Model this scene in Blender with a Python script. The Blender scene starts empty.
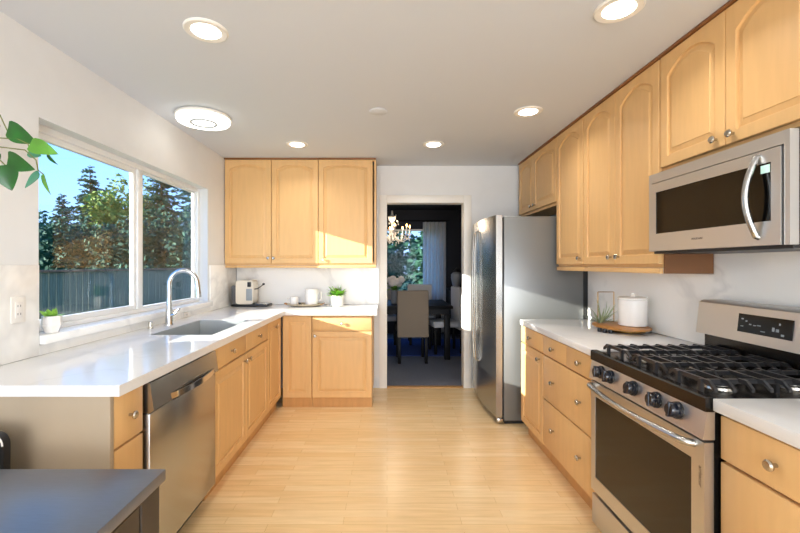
import bpy, bmesh, math, random
from mathutils import Vector, Matrix
random.seed(7)
sc = bpy.context.scene
PI = math.pi
R = math.radians

# ------------------------------------------------------------------ camera, world, lights
F = 405.0
cam_d = bpy.data.cameras.new('camera'); cam = bpy.data.objects.new('camera', cam_d); sc.collection.objects.link(cam)
cam.location = (0, 0, 1.35); cam.rotation_euler = (PI/2, 0, 0)
cam_d.sensor_width = 36; cam_d.lens = F*36/800; cam_d.shift_x = 13/800; cam_d.shift_y = -1.5/800
cam_d.clip_start = 0.02; cam_d.clip_end = 300
sc.camera = cam
sc.view_settings.view_transform = 'Standard'; sc.view_settings.look = 'None'
sc.view_settings.gamma = 1; sc.view_settings.use_curve_mapping = False
sc.view_settings.exposure = 0.32
try:
    sc.cycles.max_bounces = 10; sc.cycles.diffuse_bounces = 5; sc.cycles.glossy_bounces = 5
    sc.cycles.transparent_max_bounces = 12; sc.cycles.sample_clamp_indirect = 6
    sc.cycles.caustics_reflective = False; sc.cycles.caustics_refractive = False
    sc.cycles.use_denoising = True
except Exception: pass

W = bpy.data.worlds.new('world'); sc.world = W; W.use_nodes = True
nt = W.node_tree; nt.nodes.clear()
tc = nt.nodes.new('ShaderNodeTexCoord'); sp = nt.nodes.new('ShaderNodeSeparateXYZ')
rp = nt.nodes.new('ShaderNodeValToRGB'); bg = nt.nodes.new('ShaderNodeBackground'); wo = nt.nodes.new('ShaderNodeOutputWorld')
nt.links.new(tc.outputs['Generated'], sp.inputs[0]); nt.links.new(sp.outputs['Z'], rp.inputs[0])
nt.links.new(rp.outputs[0], bg.inputs[0]); nt.links.new(bg.outputs[0], wo.inputs[0])
e = rp.color_ramp.elements
e[0].position = 0.0; e[0].color = (0.32, 0.52, 0.82, 1)
e[1].position = 0.45; e[1].color = (0.10, 0.33, 0.80, 1)
bg.inputs[1].default_value = 2.2

SUN = Vector((1.0, 0.40, -0.29))
sd = bpy.data.lights.new('sun', 'SUN'); so = bpy.data.objects.new('sun', sd); sc.collection.objects.link(so)
so.rotation_euler = SUN.to_track_quat('-Z', 'Y').to_euler(); so.location = (-12, -4, 6)
sd.energy = 17.0; sd.angle = R(0.5); sd.color = (1.0, 0.93, 0.82)

def area(name, loc, direction, sx, sy, power, col):
    d = bpy.data.lights.new(name, 'AREA'); d.shape = 'RECTANGLE'; d.size = sx; d.size_y = sy; d.energy = power; d.color = col
    o = bpy.data.objects.new(name, d); sc.collection.objects.link(o); o.location = loc
    o.rotation_euler = Vector(direction).to_track_quat('-Z', 'Z').to_euler(); return o
# added fill light behind the camera, sky portals in the sink and dining windows
area('rear_fill_light', (0.1, -3.28, 1.25), (0, 1, 0), 2.6, 2.0, 155, (0.97, 0.985, 1.0))
def portal(name, loc, direction, sx, sy):
    o = area(name, loc, direction, sx, sy, 1, (1, 1, 1)); o.data.cycles.is_portal = True
portal('sink_window_opening', (-1.79, 2.84, 1.535), (1, 0, 0), 1.82, 1.04)
portal('dining_window_opening', (-0.12, 8.10, 1.43), (0, -1, 0), 2.36, 1.26)
DOWN_W = 3.0; RING_W = 0

# ------------------------------------------------------------------ materials
M = {}
def newmat(name):
    m = bpy.data.materials.new(name); m.use_nodes = True
    return m, m.node_tree, m.node_tree.nodes['Principled BSDF']
def lin(c): return tuple(((v/255)/12.92 if v/255 <= 0.04045 else ((v/255+0.055)/1.055)**2.4) for v in c)
def plain(name, rgb, rough=0.5, metal=0.0, noise=0.0, scale=20, bump=0.0, stretch=(1,1,1), spec=0.5, coat=0.0, emis=None, estr=0, rvar=0.0):
    m, t, b = newmat(name)
    c = lin(rgb)
    b.inputs['Base Color'].default_value = (*c, 1); b.inputs['Roughness'].default_value = rough
    b.inputs['Metallic'].default_value = metal; b.inputs['Specular IOR Level'].default_value = spec
    b.inputs['Coat Weight'].default_value = coat
    if emis: b.inputs['Emission Color'].default_value = (*lin(emis), 1); b.inputs['Emission Strength'].default_value = estr
    if noise or bump or rvar:
        tcn = t.nodes.new('ShaderNodeTexCoord'); mp = t.nodes.new('ShaderNodeMapping'); nz = t.nodes.new('ShaderNodeTexNoise')
        mp.inputs['Scale'].default_value = stretch; nz.inputs['Scale'].default_value = scale; nz.inputs['Detail'].default_value = 4
        t.links.new(tcn.outputs['Object'], mp.inputs[0]); t.links.new(mp.outputs[0], nz.inputs[0])
        if noise:
            r = t.nodes.new('ShaderNodeValToRGB')
            r.color_ramp.elements[0].position = 0.3; r.color_ramp.elements[1].position = 0.7
            r.color_ramp.elements[0].color = (*[v*(1-noise) for v in c], 1)
            r.color_ramp.elements[1].color = (*[min(1, v*(1+noise*0.6)) for v in c], 1)
            t.links.new(nz.outputs[0], r.inputs[0]); t.links.new(r.outputs[0], b.inputs['Base Color'])
        if bump:
            bp = t.nodes.new('ShaderNodeBump'); bp.inputs['Strength'].default_value = bump; bp.inputs['Distance'].default_value = 0.002
            t.links.new(nz.outputs[0], bp.inputs['Height']); t.links.new(bp.outputs[0], b.inputs['Normal'])
        if rvar:
            mr = t.nodes.new('ShaderNodeMapRange'); mr.inputs[3].default_value = rough-rvar; mr.inputs[4].default_value = rough+rvar
            t.links.new(nz.outputs[0], mr.inputs[0]); t.links.new(mr.outputs[0], b.inputs['Roughness'])
    M[name] = m; return m
plain('wall', (225, 226, 226), 0.75, noise=0.02, scale=6, bump=0.15)
plain('ceiling', (208, 213, 220), 0.85)
plain('trim', (232, 229, 222), 0.45)
plain('vinyl', (236, 236, 234), 0.35)
plain('maple', (220, 177, 120), 0.42, noise=0.05, scale=5, stretch=(6, 6, 0.7), spec=.4)
plain('maple_edge', (198, 148, 90), 0.4, noise=0.1, scale=5, stretch=(6, 6, 0.7))
plain('crown', (132, 84, 44), 0.45)
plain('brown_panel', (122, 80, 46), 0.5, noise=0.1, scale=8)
plain('end_panel', (172, 156, 134), 0.6, noise=0.05, scale=6, stretch=(1, 1, .4))
plain('nickel', (190, 184, 174), 0.25, metal=1)
plain('chrome', (214, 216, 218), 0.12, metal=1)
plain('steel', (184, 184, 182), 0.26, metal=1)
plain('steel_brushed', (204, 202, 199), 0.38, metal=1)
plain('steel_dark', (92, 92, 94), 0.35, metal=1)
plain('fridge_side', (124, 126, 126), 0.36, metal=0.5)
plain('sink_steel', (186, 190, 190), 0.45, metal=0.7)
plain('black_gloss', (12, 11, 10), 0.08, spec=0.3)
plain('oven_glass', (30, 20, 10), 0.08, spec=0.35)
plain('black_enamel', (14, 12, 11), 0.25)
plain('cast_iron', (40, 40, 42), 0.30)
plain('black_plastic', (20, 20, 22), 0.4)
plain('rubber', (28, 28, 28), 0.7)
plain('knob_blue_black', (20, 24, 34), 0.2)
plain('dark_table', (80, 87, 100), 0.28, spec=0.9, noise=0.1, scale=30, stretch=(1, 8, 1))  # blue-grey base colour includes the window reflection on the black top
plain('dark_table_side', (64, 54, 44), 0.5, noise=0.1, scale=10)
plain('white_plastic', (232, 228, 220), 0.4)
plain('cream_plastic', (228, 218, 200), 0.3)
plain('white_ceramic', (236, 232, 226), 0.25)
plain('grey_ceramic', (168, 172, 178), 0.35)
plain('tray_stone', (200, 186, 160), 0.5, noise=0.15, scale=30)
plain('tray_wood', (178, 120, 58), 0.4, noise=0.2, scale=8, stretch=(1, 10, 1))
plain('brass', (170, 130, 70), 0.3, metal=1)
plain('navy', (22, 26, 40), 0.7)
plain('carpet', (112, 116, 130), 0.95, noise=0.2, scale=60, bump=0.6)
plain('deep_blue_floor', (46, 66, 128), 0.95, noise=0.25, scale=30, bump=0.5)
plain('parsons_fabric', (140, 126, 110), 0.9, noise=0.06, scale=80)
plain('white_fabric', (205, 206, 210), 0.9)
plain('black_wood', (10, 9, 11), 0.5, spec=0.2)
plain('curtain', (232, 236, 245), 0.85, noise=0.05, scale=3, stretch=(20, 1, .2))
plain('leaf_dark', (22, 88, 20), 0.35, noise=0.35, scale=18)
plain('leaf_light', (84, 142, 44), 0.4, noise=0.25, scale=18)
plain('leaf_teal', (70, 140, 110), 0.4, noise=0.2, scale=18)
plain('leaf_bright', (150, 205, 84), 0.5, noise=0.35, scale=60)
plain('air_plant', (150, 164, 128), 0.6, noise=0.2, scale=60)
plain('stem', (110, 116, 62), 0.6)
plain('soil', (60, 44, 32), 0.9)
plain('terracotta', (176, 110, 76), 0.8)
plain('conifer', (50, 98, 80), 0.8, noise=0.4, scale=1.2)
plain('broadleaf', (116, 140, 60), 0.8, noise=0.4, scale=1.2)
plain('shrub_leaf', (38, 84, 64), 0.8, noise=0.45, scale=1.5)
plain('bark', (78, 62, 48), 0.9, noise=0.3, scale=8)
plain('fence_wood', (108, 118, 100), 0.85, noise=0.35, scale=6, stretch=(6, 6, .6))
plain('fence_rail', (120, 96, 76), 0.85, noise=0.3, scale=6)
plain('grass', (70, 92, 46), 0.95, noise=0.3, scale=3)
plain('petal_white', (236, 230, 226), 0.6)
plain('lamp_white', (255, 253, 246), 0.5, emis=(255, 250, 240), estr=6.0)
plain('ring_white', (255, 253, 246), 0.5, emis=(255, 252, 244), estr=2.5)
plain('flame', (255, 210, 140), 0.5, emis=(255, 190, 110), estr=14)
plain('crystal', (244, 240, 232), 0.12, spec=1.0)
plain('green_led', (160, 190, 180), 0.5, emis=(170, 200, 190), estr=0.8)
plain('mark_grey', (150, 156, 160), 0.5)
plain('mark_dark', (70, 60, 50), 0.5)

def glass(name, mult, tint):
    m = bpy.data.materials.new(name); m.use_nodes = True; t = m.node_tree; t.nodes.clear()
    out = t.nodes.new('ShaderNodeOutputMaterial'); mx = t.nodes.new('ShaderNodeMixShader')
    tr = t.nodes.new('ShaderNodeBsdfTransparent'); gl = t.nodes.new('ShaderNodeBsdfGlossy'); lw = t.nodes.new('ShaderNodeLayerWeight')
    lw.inputs[0].default_value = 0.5
    pw = t.nodes.new('ShaderNodeMath'); pw.operation = 'POWER'; pw.inputs[1].default_value = 5
    ma = t.nodes.new('ShaderNodeMath'); ma.operation = 'MULTIPLY_ADD'; ma.use_clamp = True; ma.inputs[1].default_value = 0.96*mult; ma.inputs[2].default_value = 0.04*mult
    gl.inputs['Roughness'].default_value = 0.01; tr.inputs[0].default_value = (*tint, 1)
    t.links.new(lw.outputs['Facing'], pw.inputs[0]); t.links.new(pw.outputs[0], ma.inputs[0]); t.links.new(ma.outputs[0], mx.inputs[0])
    t.links.new(tr.outputs[0], mx.inputs[1]); t.links.new(gl.outputs[0], mx.inputs[2]); t.links.new(mx.outputs[0], out.inputs[0])
    M[name] = m
glass('window_glass', 0.75, (0.93, 0.96, 0.97))
glass('clear_glass', 0.08, (0.95, 0.97, 0.98))
glass('vase_glass', 1.5, (0.85, 0.88, 0.9))

t = M['curtain'].node_tree; b_ = t.nodes['Principled BSDF']; mxn = t.nodes.new('ShaderNodeMixShader'); tl = t.nodes.new('ShaderNodeBsdfTranslucent')
tl.inputs[0].default_value = (.95, .94, .92, 1); mxn.inputs[0].default_value = 0.65
t.links.new(b_.outputs[0], mxn.inputs[1]); t.links.new(tl.outputs[0], mxn.inputs[2]); t.links.new(mxn.outputs[0], t.nodes['Material Output'].inputs[0])
# maple strip floor
m, t, b = newmat('maple_floor'); M['maple_floor'] = m
tcn = t.nodes.new('ShaderNodeTexCoord'); br = t.nodes.new('ShaderNodeTexBrick')
br.offset = 0.37; br.offset_frequency = 2; br.squash = 1.0
br.inputs['Scale'].default_value = 1.0; br.inputs['Brick Width'].default_value = 0.62; br.inputs['Row Height'].default_value = 0.062
br.inputs['Mortar Size'].default_value = 0.0007; br.inputs['Mortar Smooth'].default_value = 0.2; br.inputs['Bias'].default_value = 0.0
br.inputs['Color1'].default_value = (*lin((250, 220, 170)), 1); br.inputs['Color2'].default_value = (*lin((243, 206, 152)), 1)
br.inputs['Mortar'].default_value = (*lin((190, 142, 88)), 1)
t.links.new(tcn.outputs['Object'], br.inputs['Vector'])
mp = t.nodes.new('ShaderNodeMapping'); mp.inputs['Scale'].default_value = (1.0, 12, 1); nz = t.nodes.new('ShaderNodeTexNoise'); nz.inputs['Scale'].default_value = 4; nz.inputs['Detail'].default_value = 5
t.links.new(tcn.outputs['Object'], mp.inputs[0]); t.links.new(mp.outputs[0], nz.inputs[0])
rr = t.nodes.new('ShaderNodeValToRGB'); rr.color_ramp.elements[0].position = .3; rr.color_ramp.elements[1].position = .7
rr.color_ramp.elements[0].color = (.86, .84, .80, 1); rr.color_ramp.elements[1].color = (1, 1, 1, 1)
mix = t.nodes.new('ShaderNodeMix'); mix.data_type = 'RGBA'; mix.blend_type = 'MULTIPLY'; mix.inputs[0].default_value = 1
t.links.new(nz.outputs[0], rr.inputs[0]); t.links.new(br.outputs[0], mix.inputs[6]); t.links.new(rr.outputs[0], mix.inputs[7])
t.links.new(mix.outputs[2], b.inputs['Base Color']); b.inputs['Roughness'].default_value = 0.26; b.inputs['Coat Weight'].default_value = 0.2; b.inputs['Coat Roughness'].default_value = 0.2

# white stone with soft grey veins
def stone(name, base, vein, amount, scale, rough):
    m, t, b = newmat(name); M[name] = m
    tcn = t.nodes.new('ShaderNodeTexCoord'); nz = t.nodes.new('ShaderNodeTexNoise'); nz.inputs['Scale'].default_value = scale; nz.inputs['Detail'].default_value = 5; nz.inputs['Distortion'].default_value = 0.7
    t.links.new(tcn.outputs['Object'], nz.inputs[0])
    r = t.nodes.new('ShaderNodeValToRGB'); es = r.color_ramp.elements
    es[0].position = 0.475; es[0].color = (*lin(base), 1); es[1].position = 0.525; es[1].color = (*lin(base), 1)
    n = es.new(0.5); n.color = (*[a*(1-amount)+v*amount for a, v in zip(lin(base), lin(vein))], 1)
    t.links.new(nz.outputs[0], r.inputs[0]); t.links.new(r.outputs[0], b.inputs['Base Color']); b.inputs['Roughness'].default_value = rough
stone('quartz', (226, 226, 226), (205, 203, 200), 0.25, 1.3, 0.10)
stone('marble', (249, 248, 244), (176, 176, 176), 0.26, 0.9, 0.22)

# ------------------------------------------------------------------ mesh building
class MB:
    def __init__(s): s.bm = bmesh.new()
    def box(s, x0, x1, y0, y1, z0, z1, bev=0.0, seg=2):
        if x0 > x1: x0, x1 = x1, x0
        if y0 > y1: y0, y1 = y1, y0
        if z0 > z1: z0, z1 = z1, z0
        v = [s.bm.verts.new(p) for p in ((x0,y0,z0),(x1,y0,z0),(x1,y1,z0),(x0,y1,z0),(x0,y0,z1),(x1,y0,z1),(x1,y1,z1),(x0,y1,z1))]
        fs = [s.bm.faces.new([v[i] for i in q]) for q in ((3,2,1,0),(4,5,6,7),(0,1,5,4),(1,2,6,5),(2,3,7,6),(3,0,4,7))]
        if bev:
            es = list({e for f in fs for e in f.edges})
            bmesh.ops.bevel(s.bm, geom=es, offset=bev, segments=seg, affect='EDGES', profile=0.5)
        return s
    def ring(s, pts): return [s.bm.verts.new(p) for p in pts]
    def bridge(s, a, b, closed=True):
        n = len(a)
        for i in range(n if closed else n-1):
            j = (i+1) % n
            s.bm.faces.new((a[i], a[j], b[j], b[i]))
    def tube(s, pts, r, seg=10, cap=True):
        pts = [Vector(p) for p in pts]; n = len(pts); rs = r if isinstance(r, (list, tuple)) else [r]*n
        up = None; prev = None
        for i, p in enumerate(pts):
            d = (pts[min(i+1, n-1)] - pts[max(i-1, 0)]).normalized()
            if up is None:
                up = Vector((0,0,1)) if abs(d.z) < .9 else Vector((1,0,0))
            a = d.cross(up).normalized(); b = a.cross(d).normalized(); up = b
            rg = s.ring([p + a*math.cos(2*PI*k/seg)*rs[i] + b*math.sin(2*PI*k/seg)*rs[i] for k in range(seg)])
            if prev: s.bridge(prev, rg)
            elif cap: s.bm.faces.new(rg[::-1])
            prev = rg
        if cap: s.bm.faces.new(prev)
        return s
    def lathe(s, c, prof, seg=24, axis='z', sx=1, sy=1):
        c = Vector(c); prev = None
        def P(r, h, a):
            u, v = r*math.cos(a)*sx, r*math.sin(a)*sy
            if axis == 'z': return c+Vector((u, v, h))
            if axis == 'y': return c+Vector((u, h, v))
            return c+Vector((h, u, v))
        for i, (r, h) in enumerate(prof):
            if r <= 1e-6:
                rg = [s.bm.verts.new(P(0, h, 0))]
            else: rg = s.ring([P(r, h, 2*PI*k/seg) for k in range(seg)])
            if prev:
                if len(rg) == 1 and len(prev) > 1:
                    for k in range(seg): s.bm.faces.new((prev[k], prev[(k+1) % seg], rg[0]))
                elif len(prev) == 1 and len(rg) > 1:
                    for k in range(seg): s.bm.faces.new((prev[0], rg[(k+1) % seg], rg[k]))
                elif len(rg) > 1: s.bridge(prev, rg)
            elif len(rg) > 1: s.bm.faces.new(rg[::-1])
            prev = rg
        if len(prev) > 1: s.bm.faces.new(prev)
        return s
    def prism(s, poly, a, b, axis='z'):
        def P(u, v, h): return {'z': (u, v, h), 'y': (u, h, v), 'x': (h, u, v)}[axis]
        A = s.ring([P(u, v, a) for u, v in poly]); B = s.ring([P(u, v, b) for u, v in poly])
        s.bridge(A, B); s.bm.faces.new(A[::-1]); s.bm.faces.new(B); return s
    def quad(s, *p): s.bm.faces.new([s.bm.verts.new(q) for q in p]); return s
    def xform(s, mat): s.bm.transform(mat); return s

WM = {}
def world_of(o): return WM.get(o.name, Matrix.Identity(4)) if o else Matrix.Identity(4)
def build(name, mb, mat, parent=None, local=False, sharp=35, recalc=True, smooth=True):
    """one mesh object; coordinates are world ones unless local is set"""
    if recalc: bmesh.ops.recalc_face_normals(mb.bm, faces=mb.bm.faces[:])
    if parent is not None and not local: mb.bm.transform(world_of(parent).inverted())
    me = bpy.data.meshes.new(name); mb.bm.to_mesh(me); mb.bm.free()
    if smooth:
        for p in me.polygons: p.use_smooth = True
        me.set_sharp_from_angle(angle=R(sharp))
    me.materials.append(M[mat])
    o = bpy.data.objects.new(name, me); sc.collection.objects.link(o)
    if parent is not None: o.parent = parent; WM[o.name] = world_of(parent)
    return o
def tag(o, label, cat, group=None):
    o['label'] = label; o['category'] = cat
    if group: o['group'] = group
    return o
def thing(name, label, cat, loc=(0,0,0), rz=0, group=None):
    o = bpy.data.objects.new(name, None); o.empty_display_size = 0.05; sc.collection.objects.link(o)
    o.location = loc; o.rotation_euler = (0, 0, rz); WM[o.name] = Matrix.Translation(loc) @ Matrix.Rotation(rz, 4, 'Z')
    return tag(o, label, cat, group)
def dup(root, loc, rz, label, group=None):
    r = root.copy(); sc.collection.objects.link(r); r.location = loc; r.rotation_euler = (0, 0, rz); r['label'] = label
    if group: r['group'] = group
    WM[r.name] = Matrix.Translation(loc) @ Matrix.Rotation(rz, 4, 'Z')
    for ch in list(root.children):
        c = ch.copy(); sc.collection.objects.link(c); c.parent = r
        for g in list(ch.children):
            d = g.copy(); sc.collection.objects.link(d); d.parent = c
    return r
def struct(name, mb, mat, parent=None):
    o = build(name, mb, mat, parent)
    o['kind'] = 'structure'
    return o
def text_mesh(txt, size, depth):
    c = bpy.data.curves.new('txt', 'FONT'); c.body = txt; c.size = size; c.extrude = depth; c.align_x = 'CENTER'; c.align_y = 'CENTER'
    o = bpy.data.objects.new('txt', c); me = bpy.data.meshes.new_from_object(o)
    mb = MB(); mb.bm.from_mesh(me); bpy.data.objects.remove(o); bpy.data.curves.remove(c); bpy.data.meshes.remove(me)
    return mb

# ------------------------------------------------------------------ the room
XL, XR, YB, H = -1.66, 1.71, 4.45, 2.44
YR = -3.2
WY0, WY1, WZ0, WZ1 = 1.93, 3.75, 1.015, 2.055
struct('floor', MB().box(XL-.14, XR+.14, YR-.12, YB+.06, -.05, 0), 'maple_floor')
struct('ceiling', MB().box(XL-.14, XR+.14, YR-.14, YB+.12, H, H+.08), 'ceiling')
struct('wall_left', MB().box(XL-.14, XL, YR-.14, WY0, 0, H).box(XL-.14, XL, WY1, YB, 0, H).box(XL-.14, XL, WY0, WY1, 0, WZ0-.045).box(XL-.14, XL, WY0, WY1, WZ1, H), 'wall')
struct('wall_right', MB().box(XR, XR+.14, YR-.14, YB, 0, H), 'wall')
DX0, DX1, DZ = 0.0, 0.84, 2.03
struct('wall_back', MB().box(-2.1, DX0-.02, YB, YB+.12, 0, H).box(DX1+.02, 2.45, YB, YB+.12, 0, H).box(DX0-.02, DX1+.02, YB, YB+.12, DZ+.02, H), 'wall')
struct('wall_rear', MB().box(XL, -1.25, YR-.14, YR, 0, H).box(1.45, XR, YR-.14, YR, 0, H).box(-1.25, 1.45, YR-.14, YR, 2.3, H).box(-1.25, 1.45, YR-.14, YR, 0, .2), 'wall')
# doorway casing and jamb
struct('trim_1', MB().box(DX0-.085, DX0, YB-.018, YB-.001, 0, DZ+.085, .004).box(DX0-.02, DX0, YB, YB+.12, 0, DZ), 'trim')
struct('trim_2', MB().box(DX1, DX1+.085, YB-.018, YB-.001, 0, DZ+.085, .004).box(DX1, DX1+.02, YB, YB+.12, 0, DZ), 'trim')
struct('trim_3', MB().box(DX0, DX1, YB-.018, YB-.001, DZ, DZ+.085, .004).box(DX0-.02, DX1+.02, YB, YB+.12, DZ, DZ+.02), 'trim')
struct('trim_4', MB().box(DX0, DX1, YB-.01, YB+.06, 0, .008, .003), 'maple_edge')
struct('baseboard_back', MB().box(DX1+.09, 1.7, YB-.014, YB-.001, 0, .09, .003), 'trim')

# window over the sink: outer frame, two sashes, panes
def window(name, y0, y1, z0, z1, xo):
    w = 0.035
    fr = MB().box(xo-.03, xo+.03, y0, y0+w, z0, z1, .003).box(xo-.03, xo+.03, y1-w, y1, z0, z1, .003).box(xo-.03, xo+.03, y0+w, y1-w, z0, z0+w*.7, .003).box(xo-.03, xo+.03, y0+w, y1-w, z1-w, z1, .003)
    ym = 2.84
    fr.box(xo-.028, xo+.026, ym-.012, ym+.045, z0+w*.7, z1-w, .003)
    f = struct(name, fr, 'vinyl')
    for (a, b, x) in ((y0+w, ym-.012, xo+.0), (ym+.045, y1-w, xo-.012)):
        q = .032 if a < ym-.1 else .012
        sa = MB().box(x-.014, x+.014, a, a+q, z0+.025, z1-w, .002).box(x-.014, x+.014, b-q, b, z0+.025, z1-w, .002).box(x-.014, x+.014, a+q, b-q, z0+.025, z0+.025+q, .002).box(x-.014, x+.014, a+q, b-q, z1-w-q, z1-w, .002)
        s_ = struct('window_sash', sa, 'vinyl', f)
        struct('window_pane', MB().box(x-.003, x+.003, a+q-.003, b-q+.003, z0+.02+q, z1-w-q+.003), 'window_glass', s_)
    return f
window('window_1', WY0, WY1, WZ0, WZ1, -1.765)
# unseen glazing frame around the rear fill light
f = struct('window_2', MB().box(-1.25, -1.2, YR-.09, YR-.03, .2, 2.3).box(1.4, 1.45, YR-.09, YR-.03, .2, 2.3).box(-1.2, 1.4, YR-.09, YR-.03, .2, .26).box(-1.2, 1.4, YR-.09, YR-.03, 2.24, 2.3).box(.07, .13, YR-.085, YR-.035, .26, 2.24), 'vinyl')

# stone sill and splashbacks
tag(build('window_sill_slab', MB().box(-1.80, XL, WY0+.001, WY1-.001, .9705, WZ0-.001).box(XL+.0002, -1.622, WY0-.01, WY1+.03, .972, WZ0-.001, .004), 'marble'), 'white marble window ledge under the window over the sink', 'window sill')
tag(build('splashback', MB().box(XL+.0005, XL+.014, 1.446, WY0-.012, .9215, 1.35, .002).box(XL+.0005, XL+.014, WY0-.012, WY1+.032, .9215, .970).box(XL+.0005, XL+.014, WY1+.032, YB-.016, .9215, 1.35, .002), 'marble'), 'pale stone splashback below and beside the sink window', 'splashback')
tag(build('splashback', MB().box(XL+.016, -.09, YB-.014, YB-.0005, .9215, 1.318), 'marble'), 'pale stone splashback behind the coffee machine and mug tray', 'splashback')
tag(build('splashback', MB().box(XR-.014, XR-.0005, .5, 3.42, .9215, 1.30).box(XR-.014, XR-.0005, 1.30, 2.10, 1.30, 1.415), 'marble'), 'white marble splashback with grey veins behind the range', 'splashback')

# ------------------------------------------------------------------ cabinets
def arch_loop(x0, x1, z0, z1, rise, n=14):
    """rectangle whose top edge is an arch; z1 is the crown height"""
    pts = [(x0, z0), (x1, z0)]
    for k in range(n+1):
        u = 1-2*k/n
        pts.append(((x0+x1)/2+u*(x1-x0)/2, z1-rise*(abs(u)**2.0)))
    return pts
def door_mesh(x0, x1, z0, z1, rise, stile=.05, th=.02, top=None):
    """frame and raised panel door, front at local y=0, body towards +y"""
    mb = MB(); n = 14; top = top or stile
    ch = .003
    def L(pts, y): return mb.ring([(x, y, z) for x, z in pts])
    def outer(ins):
        a, b, c, d = x0+ins, x1-ins, z0+ins, z1-ins
        inner = arch_loop(x0+stile, x1-stile, z0+stile, z1-top, rise, n)
        p = [(a, c), (b, c)]
        for k in range(n+1):
            u = 1-2*k/n; p.append(((a+b)/2+u*(b-a)/2, d))
        return p
    def inner(e): return arch_loop(x0+stile+e, x1-stile-e, z0+stile+e, z1-top-e, rise*(1-e/.3) if rise else 0, n)
    back = L(outer(0), th); side = L(outer(0), ch); front = L(outer(ch), 0)
    l1 = L(inner(0), 0); l2 = L(inner(.003), .010); l3 = L(inner(.008), .011); l4 = L(inner(.030), .004); l5 = L(inner(.033), .001)
    mb.bm.faces.new(back[::-1]); mb.bridge(back, side); mb.bridge(side, front)
    mb.bridge(front, l1); mb.bridge(l1, l2); mb.bridge(l2, l3); mb.bridge(l3, l4); mb.bridge(l4, l5); mb.bm.faces.new(l5)
    return mb
def knob(parent, x, z):
    mb = MB().lathe((x, 0, z), [(.006, 0), (.006, -.012), (.0145, -.018), (.016, -.024), (.012, -.029), (0, -.030)], 16, 'y')
    return build('knob', mb, 'nickel', parent, local=True)
def cabinet(name, label, cat, origin, rz, w, depth, z0, z1, doors=(), drawers=(), toe=0, toe_in=.05, rail=None, crown=False, group=None, side_mat=None, rise=.045, bottom_mat=None):
    """doors: (x0,x1,z0,z1,knobx,knobz); drawers: (x0,x1,z0,z1,[knob xs])"""
    t = thing(name, label, cat, origin, rz, group)
    g = .001
    b = MB().box(g, .018, .021, depth, z0, z1).box(w-.018, w-g, .021, depth, z0, z1).box(.018, w-.018, .021, depth, z0, z0+.018)
    b.box(.018, w-.018, depth-.01, depth, z0+.018, z1).box(.018, w-.018, .021, .04, z0+.018, z0+.04).box(.018, w-.018, .021, .04, z1-.03, z1)
    xs = sorted({round(d[1], 3) for d in doors if d[1] < w-.05} | {round(d[1], 3) for d in drawers if d[1] < w-.05})
    zb = min([d[2] for d in doors]+[d[2] for d in drawers]); 
    for x in xs: b.box(x-.02, x+.02, .021, .04, z0+.04, z1-.03)
    zs = sorted({round(d[3], 3) for d in doors if d[3] < z1-.06} | {round(d[3], 3) for d in drawers if d[3] < z1-.06})
    for z in zs: b.box(.018, w-.018, .0215, .0395, z-.015, z+.025)
    build('body', b, 'maple', t, local=True, smooth=False)
    if toe: build('toe_kick', MB().box(g, w-g, toe_in, toe_in+.018, 0, z0-.001), 'maple_edge', t, local=True)
    if rail: build('light_rail', MB().box(g, w-g, rail[2] if len(rail) > 2 else .004, .022 + (rail[2] if len(rail) > 2 else 0), rail[0], rail[1]-.0015, .002), 'maple', t, local=True)
    if crown: build('crown_strip', MB().box(g, w-g, -.012, .02, z1-.014, z1, .002), 'crown', t, local=True)
    for d in doors:
        o = build('door', door_mesh(d[0]+.0015, d[1]-.0015, d[2], d[3], rise if (len(d) < 7) else d[6]), 'maple', t, local=True, sharp=9)
        if d[4] is not None: knob(o, d[4], d[5])
    for d in drawers:
        o = build('drawer', MB().box(d[0]+.0015, d[1]-.0015, 0, .02, d[2], d[3], .003), 'maple', t, local=True)
        for kx in d[4]: knob(o, kx, (d[2]+d[3])/2)
    return t
BACK, LEFT, RIGHT = 0, PI/2, -PI/2
zt = .8775          # carcass top just under the worktop
# left run, faces look towards +X at X = -0.995
LX = -.995; LD = .655
cabinet('base_cabinet', 'narrow maple cabinet at the near end of the sink run, left of the dishwasher', 'cabinet', (LX, 1.475, 0), LEFT, .18, LD, .10, zt, drawers=((.002, .178, .675, .868, [.09]), (.002, .178, .11, .667, [])), toe=1)
build('end_panel', MB().box(-1.645, LX, 1.456, 1.474, 0, zt), 'end_panel', None).name = 'end_panel'
tag(bpy.data.objects['end_panel'], 'plain taupe end panel closing the near end of the sink run', 'panel')
cabinet('sink_cabinet', 'maple sink cabinet with two doors to the right of the dishwasher', 'cabinet', (LX, 2.317, 0), LEFT, 1.073, LD, .10, zt,
        doors=((.002, .545, .11, .725, .50, .68, 0), (.545, 1.071, .11, .725, .59, .68, 0)), drawers=((.002, .545, .735, .868, [.27]), (.545, 1.071, .735, .868, [.81])), toe=1)
cabinet('base_cabinet', 'slim maple cabinet with one tall door in the inner corner of the sink run', 'cabinet', (LX, 3.392, 0), LEFT, .428, LD, .10, zt, doors=((.002, .41, .11, .868, .2, .80, 0),), toe=1)
# back run, faces at Y = 3.83
cabinet('base_cabinet', 'narrow maple corner cabinet on the back wall with one tall door and no drawer', 'cabinet', (-.9925, 3.83, 0), BACK, .2815, .60, .10, zt, doors=((.004, .2795, .095, .868, None, 0, 0),), toe=1, toe_in=.022)
cabinet('base_cabinet', 'maple cabinet with one drawer above one wide door, left of the doorway', 'cabinet', (-.71, 3.83, 0), BACK, .57, .60, .10, zt, doors=((.002, .566, .095, .72, .03, .68, 0),), drawers=((.002, .566, .73, .865, [.28]),), toe=1, toe_in=.022)
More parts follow.
